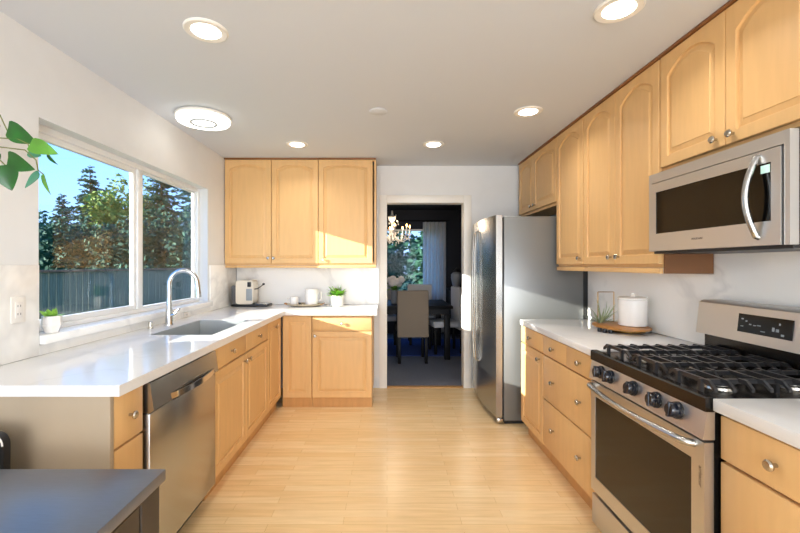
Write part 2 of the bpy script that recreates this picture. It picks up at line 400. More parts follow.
# right run, faces look towards -X at X = 1.07 (origin at the far end)
RX = 1.07; RD = .63
cabinet('base_cabinet', 'maple cabinet beside the fridge, one small drawer over one door', 'cabinet', (RX, 3.235, 0), RIGHT, .455, RD, .10, zt, doors=((.002, .453, .115, .735, .40, .69, 0),), drawers=((.002, .453, .745, .868, [.23]),), toe=1, toe_in=.06)
cabinet('drawer_cabinet', 'maple drawer cabinet with two small and two wide drawers left of the range', 'cabinet', (RX, 2.778, 0), RIGHT, .718, RD, .10, zt,
        drawers=((.002, .36, .745, .868, [.18]), (.36, .716, .745, .868, [.54]), (.002, .716, .445, .735, [.18, .54]), (.002, .716, .13, .435, [.18, .54])), toe=1, toe_in=.06)
cabinet('drawer_cabinet', 'maple drawer cabinet right of the range, nearest the camera', 'cabinet', (RX, 1.303, 0), RIGHT, .40, RD, .10, zt, drawers=((.002, .398, .73, .868, [.19]), (.002, .398, .43, .72, [.19]), (.002, .398, .12, .42, [.19])), toe=1, toe_in=.06)
cabinet('base_cabinet', 'maple cabinet beyond the nearest drawer cabinet, past the frame edge', 'cabinet', (RX, .901, 0), RIGHT, .40, RD, .10, zt, doors=((.002, .398, .12, .72, .05, .68, 0),), drawers=((.002, .398, .73, .868, [.2]),), toe=1, toe_in=.06)

# wall cabinets on the back wall (front Y = 4.12) and over the right run (front X = 1.42)
ct = H-.001
cabinet('wall_cabinet', 'pair of arched maple wall cabinet doors over the coffee machine', 'wall cabinet', (XL+.004, 4.12, 0), BACK, .956, .31, 1.345, ct, doors=((.003, .477, 1.366, ct-.016, .45, 1.42), (.480, .955, 1.366, ct-.016, .505, 1.42)), rail=(1.322, 1.345), crown=True)
cabinet('wall_cabinet', 'single wide arched maple wall cabinet next to the doorway, catching sunlight', 'wall cabinet', (-.70, 4.12, 0), BACK, .588, .31, 1.345, ct, doors=((.002, .555, 1.366, ct-.016, .045, 1.405, .03),), rail=(1.322, 1.345), crown=True)
UX = 1.42; UD = .275
cabinet('wall_cabinet', 'short two-door arched maple cabinet above the fridge', 'wall cabinet', (UX, 4.36, 0), RIGHT, .957, UD, 1.86, ct, doors=((.002, .43, 1.885, ct-.016, .39, 1.925, .035), (.43, .955, 1.885, ct-.016, .48, 1.925, .035)), crown=True)
cabinet('wall_cabinet', 'tall single-door arched maple wall cabinet just right of the fridge', 'wall cabinet', (UX, 3.40, 0), RIGHT, .468, UD, 1.335, ct, doors=((.003, .466, 1.355, ct-.016, .425, 1.40, .06),), rail=(1.305, 1.335), crown=True)
cabinet('wall_cabinet', 'tall two-door arched maple wall cabinet left of the microwave', 'wall cabinet', (UX, 2.93, 0), RIGHT, .818, UD, 1.335, ct, doors=((.002, .408, 1.355, ct-.016, .365, 1.40, .06), (.408, .815, 1.355, ct-.016, .45, 1.40, .06)), rail=(1.305, 1.335), crown=True)
cabinet('wall_cabinet', 'two-door arched maple wall cabinet above the microwave', 'wall cabinet', (UX, 2.11, 0), RIGHT, .80, UD, 1.835, ct, doors=((.003, .408, 1.853, ct-.016, .365, 1.89, .065), (.408, .797, 1.853, ct-.016, .45, 1.89, .065)), crown=True)
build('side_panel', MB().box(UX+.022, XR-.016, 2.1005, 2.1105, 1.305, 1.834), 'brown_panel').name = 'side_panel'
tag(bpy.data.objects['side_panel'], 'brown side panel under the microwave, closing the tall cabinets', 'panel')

# worktops
ZT = .92
wk = thing('worktop', 'white quartz L-shaped worktop around the sink and coffee corner', 'worktop', (-1.3, 2.9, .88))
b = MB(); z0, z1 = .88, ZT
b.box(XL+.001, -.955, 1.445, 2.49, z0, z1).box(XL+.001, -1.465, 2.49, 3.17, z0, z1).box(-1.075, -.955, 2.49, 3.17, z0, z1).box(XL+.001, -.955, 3.17, YB-.001, z0, z1).box(-.955, -.095, 3.785, YB-.001, z0, z1)
bmesh.ops.remove_doubles(b.bm, verts=b.bm.verts[:], dist=1e-5)
build('slab', b, 'quartz', wk, smooth=False)
tag(build('worktop', MB().box(1.05, XR-.001, 2.054, 3.17+.03, .88, ZT, .003), 'quartz'), 'white quartz worktop between the fridge and the range', 'worktop')
tag(build('worktop', MB().box(1.05, XR-.001, .5, 1.306, .88, ZT, .003), 'quartz'), 'white quartz worktop right of the range, nearest the camera', 'worktop')

# sink
sk = thing('sink', 'stainless steel undermount sink set into the white worktop', 'sink', (-1.27, 2.83, .68))
sx0, sx1, sy0, sy1, sb = -1.4605, -1.0795, 2.4945, 3.1655, .69
b = MB()
b.box(sx0-.004, sx0, sy0, sy1, sb, .9185).box(sx1, sx1+.004, sy0, sy1, sb, .9185).box(sx0-.004, sx1+.004, sy0-.004, sy0, sb, .9185).box(sx0-.004, sx1+.004, sy1, sy1+.004, sb, .9185).box(sx0-.004, sx1+.004, sy0-.004, sy1+.004, sb-.004, sb)
build('basin', b, 'sink_steel', sk)
build('drain', MB().lathe((-1.27, 2.9, sb), [(.042, 0), (.042, .003), (.03, .004), (.028, .001), (0, .001)], 20), 'chrome', sk)

# faucet
fc = thing('faucet', 'tall chrome gooseneck faucet with pull-down spray head behind the sink', 'faucet', (-1.56, 2.9, ZT))
build('body', MB().lathe((-1.56, 2.9, ZT+.0005), [(.030, 0), (.030, .008), (.026, .016), (.023, .10), (.017, .17), (.0155, .19)], 20), 'chrome', fc)
pts = [(-1.56, 2.9, ZT+.185), (-1.56, 2.9, 1.20)] + [(-1.56+.092-.092*math.cos(a), 2.9+.02*(1-math.cos(a)), 1.21+.10*math.sin(a)) for a in [PI*k/14 for k in range(1, 14)]]
build('neck', MB().tube(pts, .0155, 14), 'chrome', fc)
p = Vector(pts[-1])
build('spray_head', MB().tube([p+Vector((-.002, 0, .006)), p+Vector((.004, .0, -.03)), p+Vector((.008, 0, -.09)), p+Vector((.009, 0, -.115))], [.0165, .018, .022, .022], 14), 'chrome', fc)
build('lever', MB().tube([(-1.542, 2.895, .99), (-1.515, 2.89, 1.0), (-1.49, 2.885, 1.03), (-1.475, 2.88, 1.04)], [.012, .008, .007, .006], 10), 'chrome', fc)
tag(build('soap_dispenser', MB().lathe((-1.60, 2.74, ZT+.0005), [(.018, 0), (.018, .005), (.013, .01), (.013, .045), (.0, .05)], 16), 'nickel'), 'small metal dispenser cap left of the faucet base', 'soap dispenser')

def outlet(name, label, loc, rz, horiz=False, w=.072, h=.116):
    t = thing(name, label, 'outlet', loc, rz)
    if horiz: w, h = h*.6, .042
    build('cover_plate', MB().box(-w/2, w/2, -.006, 0, -h/2, h/2, .003), 'white_plastic', t, local=True)
    build('insert', MB().box(-w*.25, w*.25, -.0085, -.006, -h*.3, h*.3, .001), 'white_ceramic', t, local=True)
    for dz in ((-.018, .018) if not horiz else (0,)):
        for q in (-.008, .0055): build('slot', MB().box(q, q+.0025, -.009, -.0084, dz-.005, dz+.005), 'black_plastic', t, local=True)
outlet('power_outlet', 'white power outlet on the wall left of the sink window', (XL+.0145, 1.803, 1.15), LEFT)
outlet('power_outlet', 'small white outlet low on the splashback behind the faucet', (XL+.0145, 3.31, .945), LEFT, True)

# ------------------------------------------------------------------ dishwasher
dw = thing('dishwasher', 'stainless steel dishwasher with a wide bar handle under the worktop', 'dishwasher', (LX, 1.657, 0), LEFT)
w = .657
build('body', MB().box(.004, w-.004, .03, .62, .10, .872), 'black_plastic', dw, local=True)
build('toe_panel', MB().box(.006, w-.006, .06, .075, .0, .098), 'black_plastic', dw, local=True)
build('door', MB().box(.012, w-.006, -.018, .028, .105, .735, .004), 'steel', dw, local=True)
b = MB(); b.prism([(.028, .738), (-.018, .738), (-.034, .75), (-.018, .862), (.028, .862)], .012, w-.006, 'x')
build('control_panel', b, 'steel', dw, local=True)
b = MB(); N = 16; prev = None
for k in range(N+1):
    u = k/N; x = .14+u*.47; o_ = -.024-.034*math.sin(PI*u)**.6
    rg = b.ring([(x, o_-.004, .752), (x, o_+.006, .750), (x, o_+.008, .776), (x, o_-.002, .778)])
    if prev: b.bridge(prev, rg)
    else: b.bm.faces.new(rg[::-1])
    prev = rg
b.bm.faces.new(prev)
build('handle', b, 'chrome', dw, local=True)
build('handle_recess', MB().box(.16, .59, -.0345, -.030, .742, .775), 'steel_dark', dw, local=True)

# ------------------------------------------------------------------ fridge
fr = thing('refrigerator', 'stainless steel side-by-side refrigerator beside the doorway', 'refrigerator', (1.3, 3.9, 0))
FY0, FY1, FZ = 3.432, 4.365, 1.774
build('body', MB().box(.992, 1.665, FY0, FY1, .03, FZ-.012, .004), 'fridge_side', fr)
build('back_strip', MB().box(1.666, 1.705, FY0+.001, FY1, .03, FZ-.02), 'black_plastic', fr)  # black strip between the body and the wall
build('base_grille', MB().box(1.0, 1.6, FY0+.01, FY1-.01, .003, .029), 'black_plastic', fr)
build('door_gasket', MB().box(.978, .991, FY0+.008, FY1-.008, .07, FZ-.02), 'rubber', fr)
def fdoor(a, b_, ya, yb):
    mb = MB(); n = 12
    def xf(y): 
        u = (y-(FY0+FY1)/2)/((FY1-FY0)/2); return .925-.035*(1-u*u)
    poly = [(.977, a)] + [(xf(a+(b_-a)*k/n), a+(b_-a)*k/n) for k in range(n+1)] + [(.977, b_)]
    mb.prism(poly, .055, FZ); return mb
SEAM = 3.985
for (a, c, hy) in ((FY0, SEAM-.003, SEAM-.045), (SEAM+.003, FY1, SEAM+.045)):
    d = build('door', fdoor(a, c, 0, 0), 'steel', fr, sharp=25)
    hp = [(.895, hy, .42), (.866, hy, .44), (.858, hy, .6), (.852, hy, 1.05), (.858, hy, 1.5), (.866, hy, 1.66), (.895, hy, 1.68)]
    build('handle', MB().tube(hp, .009, 10), 'steel', d)
build('hinge_foot', MB().box(.935, .985, FY0-.004, FY0+.06, .012, .05, .004), 'nickel', fr)

# ------------------------------------------------------------------ range
rg_ = thing('gas_range', 'stainless steel gas range with black cast iron grates and five knobs', 'gas range', (1.35, 1.68, 0))
Y0, Y1 = 1.309, 2.050
build('body', MB().box(1.062, 1.68, Y0+.004, Y1-.004, .07, .888), 'black_enamel', rg_)
build('toe_base', MB().box(1.10, 1.66, Y0+.03, Y1-.03, .0, .069), 'black_plastic', rg_)
build('drawer', MB().box(1.034, 1.061, Y0+.006, Y1-.006, .06, .205, .004), 'steel_brushed', rg_)
od = build('oven_door', MB().box(1.03, 1.061, Y0+.006, Y1-.006, .228, .30).box(1.03, 1.061, Y0+.006, Y1-.006, .70, .772).box(1.03, 1.061, Y0+.006, Y0+.062, .30, .70).box(1.03, 1.061, Y1-.045, Y1-.006, .30, .70), 'steel_brushed', rg_)
build('oven_window', MB().box(1.0325, 1.055, Y0+.062, Y1-.045, .30, .70), 'oven_glass', od)
hp = [(1.032, Y1-.035, .752), (1.005, Y1-.04, .757)] + [(1.0-.035*math.sin(PI*k/12), Y1-.05-(Y1-Y0-.11)*k/12, .757) for k in range(13)] + [(1.005, Y0+.055, .757), (1.032, Y0+.05, .752)]
build('oven_handle', MB().tube(hp, .0125, 12), 'steel', od)
tm = text_mesh('airbacur', .021, .0003)
tm.xform(Matrix.Translation((1.0295, Y0+.022, .655)) @ Matrix.Rotation(-PI/2, 4, 'Z') @ Matrix.Rotation(PI/2, 4, 'X') @ Matrix.Rotation(-PI/2, 4, 'Z'))
build('door_lettering', tm, 'mark_dark', od, smooth=False)
build('door_gap_strip', MB().box(1.04, 1.061, Y0+.006, Y1-.006, .773, .782), 'black_plastic', rg_)
build('control_panel', MB().prism([(1.0615, .783), (1.022, .783), (1.036, .873), (1.0615, .873)], Y0+.002, Y1-.002, 'y'), 'steel_brushed', rg_)
def xz_prism(poly, a, b):
    mb = MB(); A = mb.ring([(x, a, z) for x, z in poly]); B = mb.ring([(x, b, z) for x, z in poly]); mb.bridge(A, B); mb.bm.faces.new(A); mb.bm.faces.new(B[::-1]); return mb
build('cooktop', xz_prism([(1.030, .874), (1.030, .917), (1.036, .922), (1.062, .922), (1.07, .912), (1.60, .912), (1.60, .889), (1.063, .889), (1.063, .874)], Y0+.001, Y1-.001), 'black_enamel', rg_)
for i, (ky, big) in enumerate(((1.945, 0), (1.862, 0), (1.690, 0), (1.545, 0), (1.435, 0))):
    zc = .835; 
    kb = MB().lathe((0, 0, 0), [(.030, 0), (.030, -.007), (.024, -.011), (.022, -.030), (.020, -.033), (0, -.033)], 20, 'x').box(-.036, -.008, -.006, .006, -.026, .026, .002)
    kb.xform(Matrix.Translation((1.028, ky, zc)) @ Matrix.Rotation(R(8), 4, 'Y') @ Matrix.Rotation(R(12*(i % 3)-10), 4, 'X'))
    k_ = build('knob', kb, 'knob_blue_black', rg_)
    build('bezel', MB().lathe((1.0305, ky, zc), [(.031, .003), (.031, -.002), (.027, -.004), (0, -.004)], 20, 'x'), 'steel_dark', k_)
# burners
for (bx, by, r) in ((1.19, 1.45, .045), (1.19, 1.90, .05), (1.45, 1.45, .038), (1.45, 1.90, .042), (1.32, 1.68, .05)):
    bo = build('burner', MB().lathe((bx, by, .9125), [(r*1.15, 0), (r*1.1, .008), (r*.8, .012), (r*.8, .014), (0, .014)], 20), 'nickel', rg_)
    build('burner_cap', MB().lathe((bx, by, .927), [(r*.9, 0), (r*.92, .006), (r*.7, .010), (0, .011)], 20), 'cast_iron', bo)
# three grates
def grate(ya, yb):
    b = MB(); zl, h0, h1 = .9125, .949, .963; t_ = .0055; xa, xb = 1.082, 1.572; n = 9
    def sweep(P, axis, c):
        if axis == 'y': A = b.ring([(c-t_, q, z) for q, z in P]); B = b.ring([(c+t_, q, z) for q, z in P])
        else: A = b.ring([(q, c-t_, z) for q, z in P]); B = b.ring([(q, c+t_, z) for q, z in P])
        m = len(P)//2
        b.bridge(A, B)
        for R_ in (A, B):
            for i in range(m-1): b.bm.faces.new((R_[i], R_[i+1], R_[2*m-2-i], R_[2*m-1-i]))
    def bar(a, c, drop, d=.028):
        up = [(a, drop+.012), (a+d, h1), (c-d, h1), (c, drop+.012)]
        dn = [(c, drop), (c-d+.004, h0), (a+d-.004, h0), (a, drop)]
        return up+dn
    for k in range(n):
        x = xa+(xb-xa)*k/(n-1)
        if k in (2, 6):      # bars broken over the burners
            mid = (ya+yb)/2
            sweep(bar(ya, mid-.030, .930, .024), 'y', x); sweep(bar(mid+.030, yb, .930, .024), 'y', x)
        else: sweep(bar(ya, yb, .930), 'y', x)
    for y in (ya+.055, yb-.055):
        b.box(xa-.010, xb+.010, y-t_, y+t_, h0-.004, h1-.003)
        for x in (xa-.014, (xa+xb)/2, xb+.004): b.box(x, x+.011, y-t_-.001, y+t_+.001, zl, h1-.001)
    return b
gw = (Y1-Y0-.05)/3
for k in range(3):
    build('grate', grate(Y0+.022+k*(gw+.003), Y0+.022+k*(gw+.003)+gw-.012), 'cast_iron', rg_)
build('backguard_base', MB().box(1.605, 1.69, Y0+.004, Y1-.004, .889, 1.02), 'black_enamel', rg_)
bgd = build('backguard', xz_prism([(1.563, 1.012), (1.58, 1.165), (1.60, 1.176), (1.69, 1.176), (1.69, 1.021), (1.60, 1.021)], Y0, Y1), 'steel_brushed', rg_)
sl = math.atan2(.017, .153)
def onslope(mb): return mb.xform(Matrix.Translation((1.5715, 1.688, 1.093)) @ Matrix.Rotation(sl, 4, 'Y'))
dp = build('display', onslope(MB().box(-.003, .002, -.122, .122, -.038, .042)), 'black_gloss', bgd)
b = MB()
for (yy, zz, ww, hh) in ((.10, .02, .010, .006), (.08, .012, .008, .006), (.10, -.012, .014, .003), (.06, .0, .010, .005), (.04, -.002, .012, .004), (.02, .0, .016, .004), (-.045, -.006, .010, .016), (-.062, -.008, .012, .012), (-.07, .018, .006, .008), (-.085, -.024, .012, .008), (.0, -.022, .02, .003)):
    b.box(-.0042, -.0031, yy-ww/2, yy+ww/2, zz-hh/2, zz+hh/2)
build('display_marks', onslope(b), 'mark_grey', dp, smooth=False)

# ------------------------------------------------------------------ microwave
mw = thing('microwave', 'stainless steel over-the-range microwave with a bowed handle', 'microwave', (1.5, 1.69, 1.415))
A0, A1, Z0, Z1, XF = 1.337, 2.056, 1.418, 1.802, 1.33
build('body', MB().box(XF+.03, 1.694, A0+.003, A1-.003, Z0+.004, Z1-.003), 'steel_dark', mw)
fm = MB().box(XF, XF+.03, A0, A1, Z1-.045, Z1).box(XF, XF+.03, A0, A0+.020, Z0, Z1-.045).box(XF, XF+.03, A1-.022, A1, Z0, Z1-.045)
build('front_frame', fm, 'steel_brushed', mw)
dr = build('door', MB().box(XF-.006, XF+.028, A0+.025, A1-.027, Z0+.001, Z0+.085).box(XF-.006, XF+.028, A0+.025, A1-.027, Z1-.095, Z1-.050).box(XF-.006, XF+.028, A0+.025, A0+.06, Z0+.085, Z1-.095).box(XF-.006, XF+.028, A1-.06, A1-.027, Z0+.085, Z1-.095), 'steel_brushed', mw)
build('window_pane', MB().box(XF-.004, XF+.02, A0+.06, A1-.06, Z0+.085, Z1-.095), 'black_gloss', dr)
hy = 1.445
hp = [(XF-.004, hy, Z0+.030)] + [(XF-.014-.032*math.sin(PI*k/14), hy+.008*math.sin(PI*k/14), Z0+.034+(Z1-Z0-.104)*k/14) for k in range(15)] + [(XF-.004, hy, Z1-.066)]
build('handle', MB().tube(hp, .0105, 12), 'steel', dr)
build('control_label', MB().box(XF-.0055, XF-.0042, 1.402, 1.436, 1.672, 1.70), 'green_led', dr)
tm = text_mesh('FRIGIDAIRE', .0125, .0003)
tm.xform(Matrix.Translation((XF-.0063, 1.73, Z0+.045)) @ Matrix.Rotation(-PI/2, 4, 'Z') @ Matrix.Rotation(PI/2, 4, 'X'))
build('maker_lettering', tm, 'mark_dark', dr, smooth=False)
build('vent_underside', MB().box(XF+.02, 1.68, A0+.01, A1-.01, Z0-.012, Z0+.003), 'black_plastic', mw)

# ------------------------------------------------------------------ ceiling lights
def downlight(x, y, label, first=None):
    if first: 
        o = dup(first, (x, y, H), 0, label)
    else:
        o = thing('recessed_downlight', label, 'ceiling light', (x, y, H), 0, 'recessed ceiling downlights')
        build('trim_ring', MB().lathe((0, 0, 0), [(.098, 0), (.098, -.004), (.092, -.009), (.066, -.007), (.062, -.001)], 32), 'trim', o, local=True)
        build('lens', MB().lathe((0, 0, -.008), [(.065, .002), (.06, -.002), (0, -.003)], 32), 'lamp_white', o, local=True)
    d = bpy.data.lights.new('downlight_beam', 'AREA'); d.shape = 'DISK'; d.size = .11; d.energy = DOWN_W; d.color = (1.0, .96, .90); d.spread = R(140)
    lo = bpy.data.objects.new('downlight_beam', d); sc.collection.objects.link(lo); lo.location = (x, y, H-.014)
    return o
dl = [(-.84, 1.88, 'recessed downlight at the upper left of the ceiling, nearer than the round flush lamp'), (.985, 1.72, 'recessed downlight above the range, cut by the top of the frame'), (1.0, 2.87, 'recessed downlight right of centre, above the right run'), (.42, 3.65, 'recessed downlight in front of the doorway'), (-.81, 3.65, 'small recessed downlight just in front of the back wall cabinets')]
first = downlight(*dl[0])
for q in dl[1:]: downlight(*q, first=first)
rl = thing('flush_ceiling_lamp', 'large round white flush ceiling lamp with a grey ring, near the sink window', 'ceiling light', (-1.34, 2.96, H))
build('housing', MB().lathe((-1.34, 2.96, H), [(.18, 0), (.19, -.006), (.19, -.022), (.18, -.025)], 40), 'white_plastic', rl)
build('diffuser', MB().lathe((-1.34, 2.96, H-.0255), [(.182, 0), (.184, -.014), (.176, -.024), (.0, -.028)], 40), 'ring_white', rl)
b = MB(); tt = 40; prev = first_r = None
pts = [(-1.34+.086*math.cos(2*PI*k/tt), 2.96+.086*math.sin(2*PI*k/tt), H-.0535) for k in range(tt+1)]
b.tube(pts, .008, 6, cap=False); build('ring_band', b, 'mark_grey', rl)
tag(build('ceiling_cover_plate', MB().lathe((-.06, 2.87, H-.0005), [(.065, 0), (.065, -.004), (.055, -.008), (0, -.009)], 32), 'ceiling'), 'plain round cover plate in the middle of the ceiling', 'cover plate')

# ------------------------------------------------------------------ table and chair in the foreground
tb = thing('table', 'dark table in the near left corner of the room', 'table', (-1.1, .7, 0))
TX1, TY1, TZ = -.651, 1.193, .75
build('tabletop', MB().box(-1.60, TX1, .25, TY1, TZ-.033, TZ, .003), 'dark_table', tb)
build('leg', MB().box(TX1-.105, TX1-.014, 1.098, 1.185, 0, TZ-.034, .003), 'dark_table_side', tb)
build('leg', MB().box(-1.59, -1.50, 1.098, 1.185, 0, TZ-.034, .003), 'dark_table_side', tb)
build('leg', MB().box(TX1-.105, TX1-.014, .26, .35, 0, TZ-.034, .003), 'dark_table_side', tb)
build('leg', MB().box(-1.59, -1.50, .26, .35, 0, TZ-.034, .003), 'dark_table_side', tb)
build('side_panel', MB().box(TX1-.034, TX1-.014, .352, 1.086, .25, .70), 'dark_table_side', tb)
build('apron', MB().box(TX1-.034, TX1-.014, .352, 1.096, .702, TZ-.034), 'dark_table_side', tb)
ch = thing('chair', 'black chair tucked behind the dark table, at the left edge of the frame', 'chair', (-1.43, 1.2, 0))
def rounded(x0, x1, z0, z1, r, n=6):
    p = []
    for cx, cz, a0 in ((x1-r, z0+r, -PI/2), (x1-r, z1-r, 0), (x0+r, z1-r, PI/2), (x0+r, z0+r, PI)):
        for k in range(n+1): a = a0+PI/2*k/n; p.append((cx+r*math.cos(a), cz+r*math.sin(a)))
    return p
build('backrest', MB().prism(rounded(-1.635, -1.25, .5, .80, .04), 1.32, 1.345, 'y'), 'black_plastic', ch)
build('edge_line', MB().tube([(x, 1.3195, z) for x, z in rounded(-1.632, -1.253, .503, .797, .038)][7:15], .003, 6), 'white_plastic', ch)  # thin white line along the top corner of the backrest
build('seat', MB().box(-1.63, -1.255, 1.203, 1.318, .43, .47, .01).box(-1.49, -1.255, .95, 1.203, .43, .47, .008), 'black_plastic', ch)
for (x, y, zt_) in ((-1.61, 1.333, .5), (-1.275, 1.333, .5), (-1.475, .97, .43), (-1.275, .97, .43)):
    build('leg', MB().tube([(x, y, 0), (x, y, zt_)], .011, 10), 'black_plastic', ch)

# ------------------------------------------------------------------ small things on the worktops
cm = thing('coffee_machine', 'cream capsule coffee machine with black base in the corner', 'coffee machine', (-1.45, 4.22, ZT))
build('base_tray', MB().box(-1.60, -1.225, 4.15, 4.33, ZT+.001, ZT+.026, .008), 'black_plastic', cm)
build('body', MB().prism(rounded(-1.555, -1.375, ZT+.027, 1.19, .028), 4.16, 4.32, 'y'), 'cream_plastic', cm)
build('water_tank', MB().prism(rounded(-1.605, -1.557, ZT+.027, 1.14, .02), 4.18, 4.30, 'y'), 'steel_dark', cm)
build('brew_panel', MB().box(-1.445, -1.385, 4.150, 4.159, .985, 1.105, .003), 'mark_grey', cm)
build('brew_spout', MB().box(-1.43, -1.395, 4.140, 4.162, 1.125, 1.175, .005), 'black_plastic', cm)
build('lever', MB().tube([(-1.376, 4.2, 1.10), (-1.34, 4.19, 1.105), (-1.30, 4.18, 1.13), (-1.275, 4.17, 1.15)], .005, 8), 'steel_dark', cm)
build('lever_knob', MB().lathe((-1.27, 4.168, 1.142), [(0, 0), (.011, .004), (.014, .012), (.011, .020), (0, .024)], 14), 'black_plastic', cm)
build('grate', MB().box(-1.36, -1.235, 4.16, 4.28, ZT+.0265, ZT+.033, .002), 'nickel', cm)

ty = thing('serving_tray', 'beige oval tray holding the mug and pitcher on the back worktop', 'tray', (-.86, 4.22, ZT))
build('tray_dish', MB().lathe((-.86, 4.22, ZT+.001), [(.13, 0), (.17, .012), (.185, .026), (.178, .028), (.15, .012), (0, .011)], 32, sy=.6), 'tray_stone', ty)
for s_ in (-1, 1): build('tray_handle', MB().tube([(-.86+s_*.17, 4.19, ZT+.02), (-.86+s_*.205, 4.20, ZT+.032), (-.86+s_*.205, 4.24, ZT+.032), (-.86+s_*.17, 4.25, ZT+.02)], .005, 8), 'tray_wood', ty)
def mug(name, label, cat, x, y, z, r, h, mat='white_ceramic', side=1, sp=False):
    t = thing(name, label, cat, (x, y, z))
    build('cup_body', MB().lathe((x, y, z), [(r*.85, 0), (r*.95, .006), (r, h*.5), (r, h), (r-.004, h), (r-.004, .01), (0, .008)], 24), mat, t)
    build('handle', MB().tube([(x+side*r*.96, y, z+h*.85), (x+side*(r+.03), y, z+h*.8), (x+side*(r+.032), y, z+h*.35), (x+side*r*.96, y, z+h*.25)], .006, 8), mat, t)
mug('mug', 'small pale mug at the left of the beige tray', 'mug', -.965, 4.22, ZT+.0135, .042, .085, side=-1)
mug('pitcher', 'larger white pitcher with handle at the right of the beige tray', 'pitcher', -.785, 4.22, ZT+.0135, .068, .165)
tag(build('pine_cone', MB().lathe((-.895, 4.165, ZT+.0145), [(0, 0), (.014, .004), (.017, .014), (.012, .024), (0, .032)], 12), 'steel_dark'), 'small grey knob-shaped ornament between the mug and the pitcher', 'ornament')

def leaf(mb, base, d, up, L, Wd, curl=.2, n=6, fold=.15):
    base = Vector(base); d = Vector(d).normalized(); up = Vector(up); side = d.cross(up).normalized(); nrm = side.cross(d).normalized()
    prev = None
    for k in range(n+1):
        u = k/n; wv = Wd*.5*(math.sin(PI*min(1, u**.75)))**.8 if 0 < k < n else 0.0004
        c = base + d*L*u + nrm*(-curl*L*u*u)
        rg = [mb.bm.verts.new(c - side*wv + nrm*fold*wv), mb.bm.verts.new(c), mb.bm.verts.new(c + side*wv + nrm*fold*wv)]
        if prev:
            mb.bm.faces.new((prev[0], prev[1], rg[1], rg[0])); mb.bm.faces.new((prev[1], prev[2], rg[2], rg[1]))
        prev = rg
def bushy(name, label, x, y, z, n, L, Wd, spread, mat, pot_prof, pot_mat, faceted=0, seed=1):
    rnd = random.Random(seed)
    t = thing(name, label, 'potted plant', (x, y, z))
    build('pot', MB().lathe((x, y, z), pot_prof, faceted or 28), pot_mat, t, sharp=20 if faceted else 35)
    top = max(h for r, h in pot_prof); rr_ = min(r for r, h in pot_prof if r > .015)
    build('soil', MB().lathe((x, y, z+top-.012), [(rr_*.9, 0), (rr_*.9, .003), (0, .004)], 16), 'soil', t)
    b = MB()
    for k in range(n):
        a = rnd.uniform(0, 2*PI); el = rnd.uniform(.25, 1.3)
        d = Vector((math.cos(a)*math.cos(el)*spread, math.sin(a)*math.cos(el)*spread, math.sin(el)))
        r0 = rnd.uniform(0, rr_*.6)
        leaf(b, (x+math.cos(a)*r0, y+math.sin(a)*r0, z+top-.008), d, (0, 0, 1) if el < 1 else (1, 0, 0), L*rnd.uniform(.6, 1.1), Wd, .25)
    build('foliage', b, mat, t, recalc=False)
    return t
bushy('potted_plant', 'bright green leafy plant in a white pot, left of the doorway', -.525, 4.245, ZT+.001, 110, .115, .036, 1.1, 'leaf_bright',
      [(.062, 0), (.068, .005), (.078, .115), (.07, .115), (.065, .095), (0, .095)], 'white_ceramic', seed=3)
bushy('potted_plant', 'small succulent in a faceted white pot on the window ledge', -1.672, 2.02, WZ0, 26, .045, .022, 1.1, 'leaf_bright',
      [(.030, 0), (.044, .035), (.042, .082), (.034, .082), (.032, .068), (0, .068)], 'white_ceramic', faceted=7, seed=5)

# canister, tray, air plant right of the fridge
TC = (1.535, 2.64)
wt = thing('wooden_tray', 'oval wooden tray on a round foot beside the range', 'tray', (TC[0], TC[1], ZT))
build('foot', MB().lathe((TC[0]+.02, TC[1]-.01, ZT+.001), [(.105, 0), (.11, .004), (.112, .02), (.10, .022)], 32), 'brass', wt)
build('board', MB().lathe((TC[0]-.012, TC[1], ZT+.0235), [(.150, 0), (.157, .004), (.157, .012), (.150, .015), (0, .015)], 36, sx=1.0, sy=1.3), 'tray_wood', wt)
b = MB()
for k in range(3):
    a = PI*1.08+k*.23; b.box(0, 0.001, 0, 0.001, 0, .001) if False else b.lathe((TC[0]-.012+.163*math.cos(a), TC[1]+.163*math.sin(a), ZT+.003), [(.012, 0), (.014, .01), (.012, .022), (0, .024)], 12)
build('black_bead_trim', b, 'black_plastic', wt)
cn = thing('canister', 'white lidded ceramic canister on the wooden tray', 'canister', (1.585, 2.615, ZT+.039))
build('jar', MB().lathe((1.585, 2.615, ZT+.0395), [(.074, 0), (.082, .004), (.085, .165), (.080, .170), (0, .170)], 36), 'white_ceramic', cn)
build('lid', MB().lathe((1.585, 2.615, ZT+.210), [(.083, 0), (.085, .008), (.078, .014), (.018, .017), (.012, .024), (.016, .034), (.010, .040), (0, .041)], 36), 'white_ceramic', cn)
ap = thing('air_plant', 'spiky pale air plant with a thin brass frame beside the canister', 'plant', (1.45, 2.70, ZT+.039))
b = MB(); rnd = random.Random(9)
for k in range(34):
    a = rnd.uniform(0, 2*PI); el = rnd.uniform(.35, 1.4)
    leaf(b, (1.425+.01*math.cos(a), 2.70+.01*math.sin(a), ZT+.042), (math.cos(a)*math.cos(el), math.sin(a)*math.cos(el), math.sin(el)), (0, 0, 1) if el < 1.1 else (1, 0, 0), rnd.uniform(.09, .17), .012, .3*rnd.uniform(-.5, 1.5))
build('spiky_leaves', b, 'air_plant', ap, recalc=False)
fx0, fx1, fy, fz0, fz1 = 1.45, 1.56, 2.785, ZT+.042, ZT+.245
b = MB()
for q in (((fx0, fy, fz0), (fx0, fy, fz1)), ((fx0, fy, fz1), (fx1, fy, fz1)), ((fx1, fy, fz1), (fx1, fy, fz0)), ((fx1, fy, fz0), (fx0, fy, fz0))): b.tube(q, .003, 6)
build('wire_frame', b, 'brass', ap)

